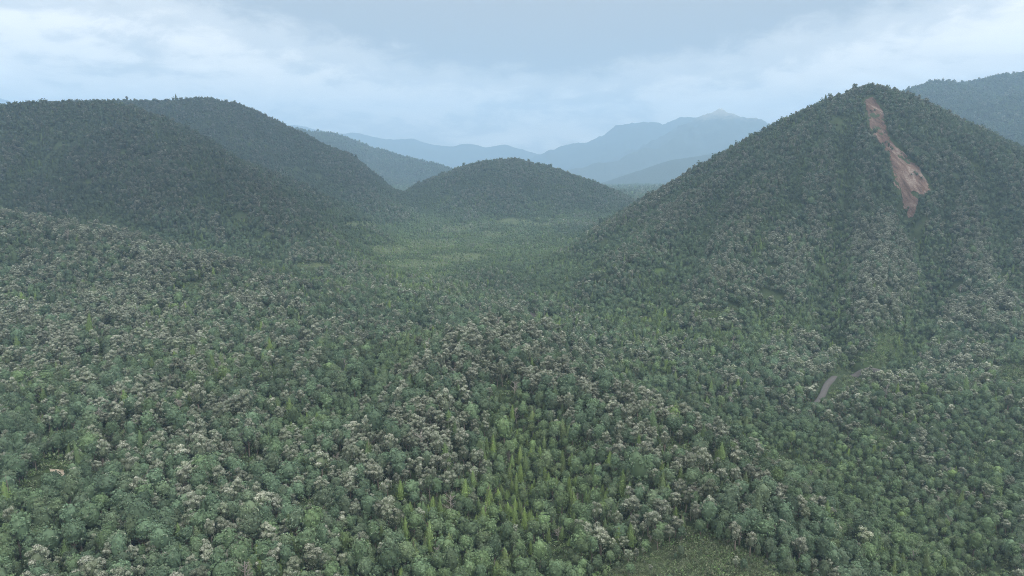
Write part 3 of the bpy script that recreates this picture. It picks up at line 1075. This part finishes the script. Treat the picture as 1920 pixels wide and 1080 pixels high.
def choose(x, y, z, own, rng):
    """Kind, size and colour of every tree from where it stands."""
    n = len(x)
    px, py, f = to_px(x, y, z + 8)
    clump = fbm(x, y, 70, 401, 3); clump2 = fbm(x, y, 45, 411, 3); clump3 = fbm(x, y, 160, 421, 2)
    pale = (0.27 - 0.2 * blob(px, py, 1020, 920, 220, 80) + 0.50 * blob(px, py, 120, 560, 480, 150) + 0.22 * blob(px, py, 950, 700, 300, 110) + 0.24 * blob(px, py, 700, 880, 220, 150)
            + 0.10 * blob(px, py, 1050, 950, 230, 140) + 0.36 * blob(px, py, 1830, 520, 170, 120) + 0.30 * blob(px, py, 1520, 560, 90, 130)
            + 0.22 * blob(px, py, 1350, 400, 160, 90) + 0.2 * blob(px, py, 250, 330, 350, 100) + 0.2 * blob(px, py, 1640, 540, 60, 120)
            - 0.16 * blob(px, py, 1650, 900, 320, 160) - 0.2 * blob(px, py, 260, 960, 230, 90) + 0.34 * clump + 0.18 * clump3)
    spire = (0.07 + 0.62 * blob(px, py, 1020, 910, 240, 85) + 0.15 * blob(px, py, 1250, 620, 250, 80) + 0.18 * blob(px, py, 1200, 980, 150, 60)
             + 0.12 * blob(px, py, 500, 830, 300, 80) + 0.6 * clump2 - 0.05 * clump)
    cv = curve_at(x, y)
    pale = pale + np.clip(cv * 0.13, -0.4, 0.24) - 0.05 - 0.10 * sstep(800, 1400, y) - 0.08 * ((own == list(RIDGES).index('left') + 1) & (y > 950))
    u = rng.random(n)
    pale = np.clip(pale, 0.02, 0.85); spire = np.clip(spire, 0.04, 0.75)
    kind = np.where(u < pale, 2, np.where(u < pale + (1 - pale) * spire, 1, 0))
    kind = np.where(rng.random(n) < 0.006, 3, kind)
    lush = np.clip(0.12 + 0.5 * clump2 + 0.35 * blob(px, py, 1350, 600, 220, 50) + 0.45 * blob(px, py, 1640, 630, 80, 60) + 0.4 * blob(px, py, 760, 525, 110, 24)
                   + 0.3 * blob(px, py, 850, 460, 200, 30) + 0.3 * blob(px, py, 1650, 900, 350, 130) + 0.3 * blob(px, py, 1250, 1010, 200, 60) + 0.28 * blob(px, py, 1020, 920, 260, 110) + rng.normal(0, 0.16, n), 0, 1)
    lush = np.where(kind == 1, np.clip(lush + rng.uniform(0, 0.6, n), 0, 1.15), lush * np.where(rng.random(n) < 0.05, 2.0, 0.75))
    tone = np.clip(1 + rng.normal(0, 1, n) * np.where(y > 900, 0.12, 0.19) + 0.15 * clump3, 0.55, 1.6)
    size = np.clip(rng.lognormal(-0.12, 0.30, n), 0.45, 1.5)
    size = size * (1 + 0.16 * fbm(x, y, 35, 425, 2)) * np.where(rng.random(n) < 0.05, 1.25, 1.0)
    valley = np.clip(1.3 * blob(px, py, 860, 468, 200, 34), 0, 1)
    flats = np.clip(blob(px, py, 1680, 860, 380, 150) + blob(px, py, 760, 500, 260, 50), 0, 1)
    size = size * (1 - 0.22 * flats) * (1 - 0.38 * valley) * (1 + np.clip(cv, -3, 1) * 0.06)
    lush = np.clip(lush + 0.2 * valley - 0.08 * np.clip(cv, -3, 2), 0, 1.15)
    tone = tone * (1 + 0.15 * valley)
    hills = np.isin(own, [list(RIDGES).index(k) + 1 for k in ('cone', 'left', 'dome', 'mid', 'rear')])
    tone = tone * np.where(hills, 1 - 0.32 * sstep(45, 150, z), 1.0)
    lush = lush * np.where(hills, 0.75, 1.0)
    tone = tone * np.where(own == list(RIDGES).index('spur') + 1, 1 - 0.2 * sstep(620, 900, y), 1.0)  # left mountain's cloud shade fades in across the spur, as darker tree colour
    size = size * np.where(kind == 1, rng.uniform(0.6, 1.25, n), 1.0)
    for cx, cy, rx, ry in SCRUB:             # the wood steps down to bushes round the clearing
        size = size * (0.42 + 0.58 * sstep(0.95, 1.75, np.hypot((px - cx) / rx, (py - cy) / ry)))
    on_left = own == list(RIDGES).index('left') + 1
    tone = tone * np.where(on_left, 1 - 0.32 * sstep(70, 190, z) * sstep(850, 1050, y), 1.0)  # cloud shadow over the left mountain, put into the tree colour
    return kind, size, tone, lush


def clear_of(x, y, z, size, own):
    keep = np.ones(len(x), bool)
    wob = 1 + 0.7 * fbm(x, y, 40, 431, 3)
    wob2 = 0.95 + 0.75 * fbm(x, y, 22, 433, 3)
    odd = (_hash((x * 10).astype(int), (y * 10).astype(int), 5) > 0.10) | (size > 0.9)
    for t in (0.0, 4.0, 8.0, 12.0):
        px, py, f = to_px(x, y, z + t * size)
        keep &= ~(in_ell(px, py, MEADOWS, wob) & odd)
        keep &= ~(in_ell(px, py, GREENS, wob * 0.9) & odd)
        keep &= ~(in_ell(px, py, SCRUB, wob2) & odd)
        if True:
            near_road = (np.abs(px - 1572) < 46) & (np.abs(py - 722) < 26) & in_poly(px, py, [(1530, 746), (1532, 736), (1543, 712), (1562, 698), (1590, 690), (1622, 690), (1612, 714), (1588, 722), (1574, 734), (1568, 746)])
            keep &= ~near_road
    for poly in SCAR_XY + SAND_XY:
        keep &= ~(in_poly(x, y, poly) & ((size > 0.6) | (fbm(x, y, 30, 439, 2) < 0.25)))
    for poly in SCAR_XY:
        keep &= dist_poly(x, y, poly + poly[:1]) > 3.5 + 3 * fbm(x, y, 12, 437, 2)
    keep &= fbm(x, y, 24, 445, 2) < 0.52               # small natural gaps
    keep &= dist_poly(x, y, ROAD) > 2.6
    return keep


def plant(y0, y1, sp, grow, lod_of, seed):
    rng = np.random.default_rng(seed)
    x, y = grid_points(y0, y1, sp, seed)
    z, own = height(x, y, True)
    ok = is_open(x, y, z + 16 * grow)
    x, y, z, own = x[ok], y[ok], z[ok], own[ok]
    kind, size, tone, lush = choose(x, y, z, own, rng)
    size = size * grow
    ok = clear_of(x, y, z, size, own)
    x, y, z, own, kind, size, tone, lush = [a[ok] for a in (x, y, z, own, kind, size, tone, lush)]
    n = len(x)
    var = rng.integers(0, NV, n)
    lod = np.full(n, lod_of)
    table = np.array([[proto_index[k, v, lod_of] for v in range(NV)] for k in KINDS])
    wide = rng.normal(1, 0.09, n)
    return dict(x=x, y=y, z=z - 0.3, own=own, kind=kind, size=size, tone=tone, lush=lush, var=var, idx=table[kind, var],
                rot=np.stack([rng.normal(0, 0.045, n), rng.normal(0, 0.045, n), rng.uniform(0, 6.283, n)], -1),
                scl=np.stack([size * wide, size * wide, size * rng.normal(1, 0.1, n)], -1))


def merge(lst):
    return {k: np.concatenate([t[k] for t in lst]) for k in lst[0]}


def take(T, sel):
    return {k: v[sel] for k, v in T.items()}


ALL = merge([plant(150, 620, 4.45, 0.85, 0, 1), plant(620, 1350, 4.3, 0.79, 1, 2), plant(1350, 2750, 5.0, 0.82, 2, 3), plant(2750, 6600, 10.5, 1.5, 2, 4)])

# ------------------------------------------------------------------ the trees that show largest: things of their own
def ordinal(n):
    words = ['', 'first', 'second', 'third', 'fourth', 'fifth', 'sixth', 'seventh', 'eighth', 'ninth', 'tenth', 'eleventh', 'twelfth']
    if n < len(words):
        return words[n]
    return '%d%s' % (n, 'th' if 10 <= n % 100 <= 20 else {1: 'st', 2: 'nd', 3: 'rd'}.get(n % 10, 'th'))


TREE_NAME = {0: 'domed_tree', 1: 'spire_tree', 2: 'pale_topped_tree', 3: 'dead_tree'}
GROUP = {0: 'green domed trees of the near forest', 1: 'pointed spire trees of the near forest', 2: 'pale-topped trees of the near forest', 3: 'bare dead trees among the forest'}
LIMIT = {0: 300, 1: 300, 2: 300, 3: 60}
SECTORS = ['at the left edge', 'towards the left', 'left of centre', 'in the centre', 'right of centre', 'towards the right', 'at the right edge']


def look(kind, size, lush, tone):
    s = 'small' if size < 0.85 else 'large' if size > 1.15 else 'middling'
    if kind == 0:
        c = 'light green' if lush > 0.45 else 'grey-green' if tone > 1.08 else 'dark green'
        return s + ' ' + c + ' domed tree'
    if kind == 1:
        c = 'yellow-green' if lush > 0.75 else 'bright green' if lush > 0.4 else 'dark green'
        return s + ' ' + c + ' spire tree'
    if kind == 2:
        return s + ' pale-topped tree'
    return s + ' bare dead tree'


def build_single_trees(T):
    px, py, f = to_px(T['x'], T['y'], T['z'] + 9 * T['size'])
    inside = (px > -10) & (px < 1930) & (py > 200) & (py < 1092)
    show = T['size'] / f
    singles = np.zeros(len(T['x']), bool)
    rows = []
    for kd in range(4):
        c = np.where((T['kind'] == kd) & inside)[0]
        c = c[np.argsort(-show[c])][:LIMIT[kd]]
        singles[c] = True
        rows += [(kd, i) for i in c]
    # a label of its own for each: look, then its count among its look-alikes within a band and a sector of the view
    cells = {}
    for kd, i in rows:
        band = int((1092 - py[i]) // 45)
        sect = int(np.clip(px[i] // (1920 / 7), 0, 6))
        key = (look(kd, T['size'][i], T['lush'][i], T['tone'][i]), band, sect)
        cells.setdefault(key, []).append(i)
    label = {}
    bands = ['along the bottom edge', 'second row up']
    for (lk, band, sect), mem in cells.items():
        mem.sort(key=lambda i: px[i])
        bd = bands[band] if band < len(bands) else '%s row up' % ordinal(band + 1)
        for k, i in enumerate(mem):
            if len(mem) == 1:
                label[i] = '%s %s, %s' % (lk, bd, SECTORS[sect])
            else:
                label[i] = '%s, %s, %s, %s' % (lk, ordinal(k + 1) + ' from left', bd, SECTORS[sect])
    for kd, i in rows:
        v = int(T['var'][i]); key = (KINDS[kd], v)
        root = bpy.data.objects.new(TREE_NAME[kd], None)
        root.empty_display_size = 0.5
        COL.objects.link(root)
        root.location = (T['x'][i], T['y'][i], T['z'][i])
        root.rotation_euler = T['rot'][i]
        root.scale = T['scl'][i]
        tag(root, label[i], 'dead tree' if kd == 3 else 'tree', GROUP[kd])
        tr = bpy.data.objects.new('trunk', trunk_mesh[key]); tr.parent = root; COL.objects.link(tr)
        cr = bpy.data.objects.new('branches' if kd == 3 else 'crown', crown_mesh[key]); cr.parent = root; COL.objects.link(cr)
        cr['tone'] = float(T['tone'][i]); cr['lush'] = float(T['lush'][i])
    return singles


SINGLE = build_single_trees(ALL)
REST = take(ALL, ~SINGLE)
_names = list(RIDGES)


def part_of(keys):
    return np.isin(REST['own'], [_names.index(k) + 1 for k in keys])


on_cone, on_left, on_dome, on_mid, on_rear = part_of(['cone']), part_of(['left']), part_of(['dome']), part_of(['mid']), part_of(['rear', 'foot', 'peak', 'far_back', 'far_left'])
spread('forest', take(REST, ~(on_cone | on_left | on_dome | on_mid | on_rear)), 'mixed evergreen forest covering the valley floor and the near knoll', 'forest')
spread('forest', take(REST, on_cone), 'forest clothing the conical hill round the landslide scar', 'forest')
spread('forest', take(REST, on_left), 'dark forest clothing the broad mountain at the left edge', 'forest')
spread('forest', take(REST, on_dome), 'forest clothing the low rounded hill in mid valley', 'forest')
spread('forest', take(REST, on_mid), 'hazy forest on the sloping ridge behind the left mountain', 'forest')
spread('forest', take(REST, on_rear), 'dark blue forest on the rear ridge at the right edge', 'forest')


# ------------------------------------------------------------------ low growth
def low_growth():
    rng = np.random.default_rng(55)
    x, y = grid_points(150, 820, 3.4, 61)
    z, own = height(x, y, True)
    px, py, f = to_px(x, y, z)
    ok = ((rng.random(len(x)) < 0.55) | in_ell(px, py, GREENS, 1.5)) & (px > -100) & (px < 2020) & ~in_ell(px, py, SCRUB, 1.0)
    ok &= dist_poly(x, y, ROAD) > 5.5
    for poly in SCAR_XY + SAND_XY:
        ok &= ~in_poly(x, y, poly)
    x, y, z, px, py = x[ok], y[ok], z[ok], px[ok], py[ok]
    n = len(x)
    g = in_ell(px, py, GREENS, 1.3)
    s = rng.uniform(0.8, 1.7, n) * np.where(g, 1.2, 1.0)
    lush = np.clip(rng.normal(0.65, 0.25, n), 0, 1)
    tab = np.array([proto_index['shrub', v, 0] for v in range(4)])
    spread('undergrowth', dict(x=x, y=y, z=z - 0.1, idx=tab[rng.integers(0, 4, n)], tone=rng.uniform(0.6, 1.15, n), lush=lush,
           rot=np.stack([np.zeros(n), np.zeros(n), rng.uniform(0, 6.28, n)], -1), scl=np.stack([s, s, s * rng.uniform(0.7, 1.3, n)], -1)),
           'leafy green undergrowth filling the gaps between the trees', 'undergrowth')
    # open scrub in the clearing by the bottom edge
    c = [hit(px, 1060, 0.0) for px in (1100, 1310, 1520)]
    x0, x1 = c[0][0] - 20, c[2][0] + 20
    gx, gy = np.meshgrid(np.arange(x0, x1, 1.15), np.arange(215, 330, 1.15), indexing='ij')
    x = (gx + rng.uniform(-0.6, 0.6, gx.shape)).ravel(); y = (gy + rng.uniform(-0.6, 0.6, gy.shape)).ravel()
    z = height(x, y)
    px, py, f = to_px(x, y, z)
    ok = in_ell(px, py, SCRUB, 1.2 + 0.75 * fbm(x, y, 22, 433, 3))
    x, y, z = x[ok], y[ok], z[ok]
    n = len(x)
    cl = fbm(x, y, 12, 441, 3)
    s = rng.uniform(0.5, 1.3, n) * (1 + 0.7 * cl)
    spread('scrub', dict(x=x, y=y, z=z - 0.1, idx=tab[rng.integers(0, 4, n)], tone=rng.uniform(0.6, 1.15, n), lush=np.clip(rng.normal(0.3, 0.3, n) + 0.4 * cl, 0, 1),
           rot=np.stack([np.zeros(n), np.zeros(n), rng.uniform(0, 6.28, n)], -1), scl=np.stack([s, s, s], -1)),
           'low olive scrub in the open clearing at the bottom edge', 'scrub')
    # tussocks and bushes in the valley meadows
    x, y = grid_points(850, 2200, 7.0, 63)
    z = height(x, y)
    px, py, f = to_px(x, y, z)
    ok = in_ell(px, py, MEADOWS + GREENS, 1.6) & (rng.random(len(x)) < 0.6)
    x, y, z = x[ok], y[ok], z[ok]
    n = len(x)
    tab1 = np.array([proto_index['shrub', v, 1] for v in range(4)])
    s = rng.uniform(0.7, 2.0, n)
    spread('meadow_bushes', dict(x=x, y=y, z=z - 0.1, idx=tab1[rng.integers(0, 4, n)], tone=rng.uniform(0.9, 1.3, n), lush=np.clip(rng.normal(0.4, 0.3, n), 0, 1),
           rot=np.stack([np.zeros(n), np.zeros(n), rng.uniform(0, 6.28, n)], -1), scl=np.stack([s, s, s], -1)),
           'scattered low bushes in the pale meadows of the valley floor', 'bushes')


low_growth()

# ------------------------------------------------------------------ haze
def build_haze():
    m = bpy.data.materials.new('haze_air'); m.use_nodes = True
    nt = m.node_tree; nt.nodes.clear()
    v = nt.nodes.new('ShaderNodeVolumePrincipled')
    v.inputs['Color'].default_value = (0.46, 0.71, 1.0, 1)
    v.inputs['Density'].default_value = HAZE_DENSITY
    v.inputs['Anisotropy'].default_value = 0.0
    o = nt.nodes.new('ShaderNodeOutputMaterial')
    nt.links.new(v.outputs[0], o.inputs['Volume'])
    X, Y0, Y1, Z0, Z1 = 22500.0, -900.0, 21000.0, LOWHIGH[0] - 2.0, LOWHIGH[1] + 30.0
    V = [(sx * X, yy, zz) for zz in (Z0, Z1) for yy in (Y0, Y1) for sx in (-1, 1)]
    F = [(0, 2, 3, 1), (4, 5, 7, 6), (0, 1, 5, 4), (2, 6, 7, 3), (0, 4, 6, 2), (1, 3, 7, 5)]
    me = np_mesh('haze', np.array(V), np.array(F), [m])
    tag(link('haze', me), 'thin blue haze filling the air of the whole valley', 'haze', kind='stuff')


HAZE_DENSITY = 1.0e-4
build_haze()
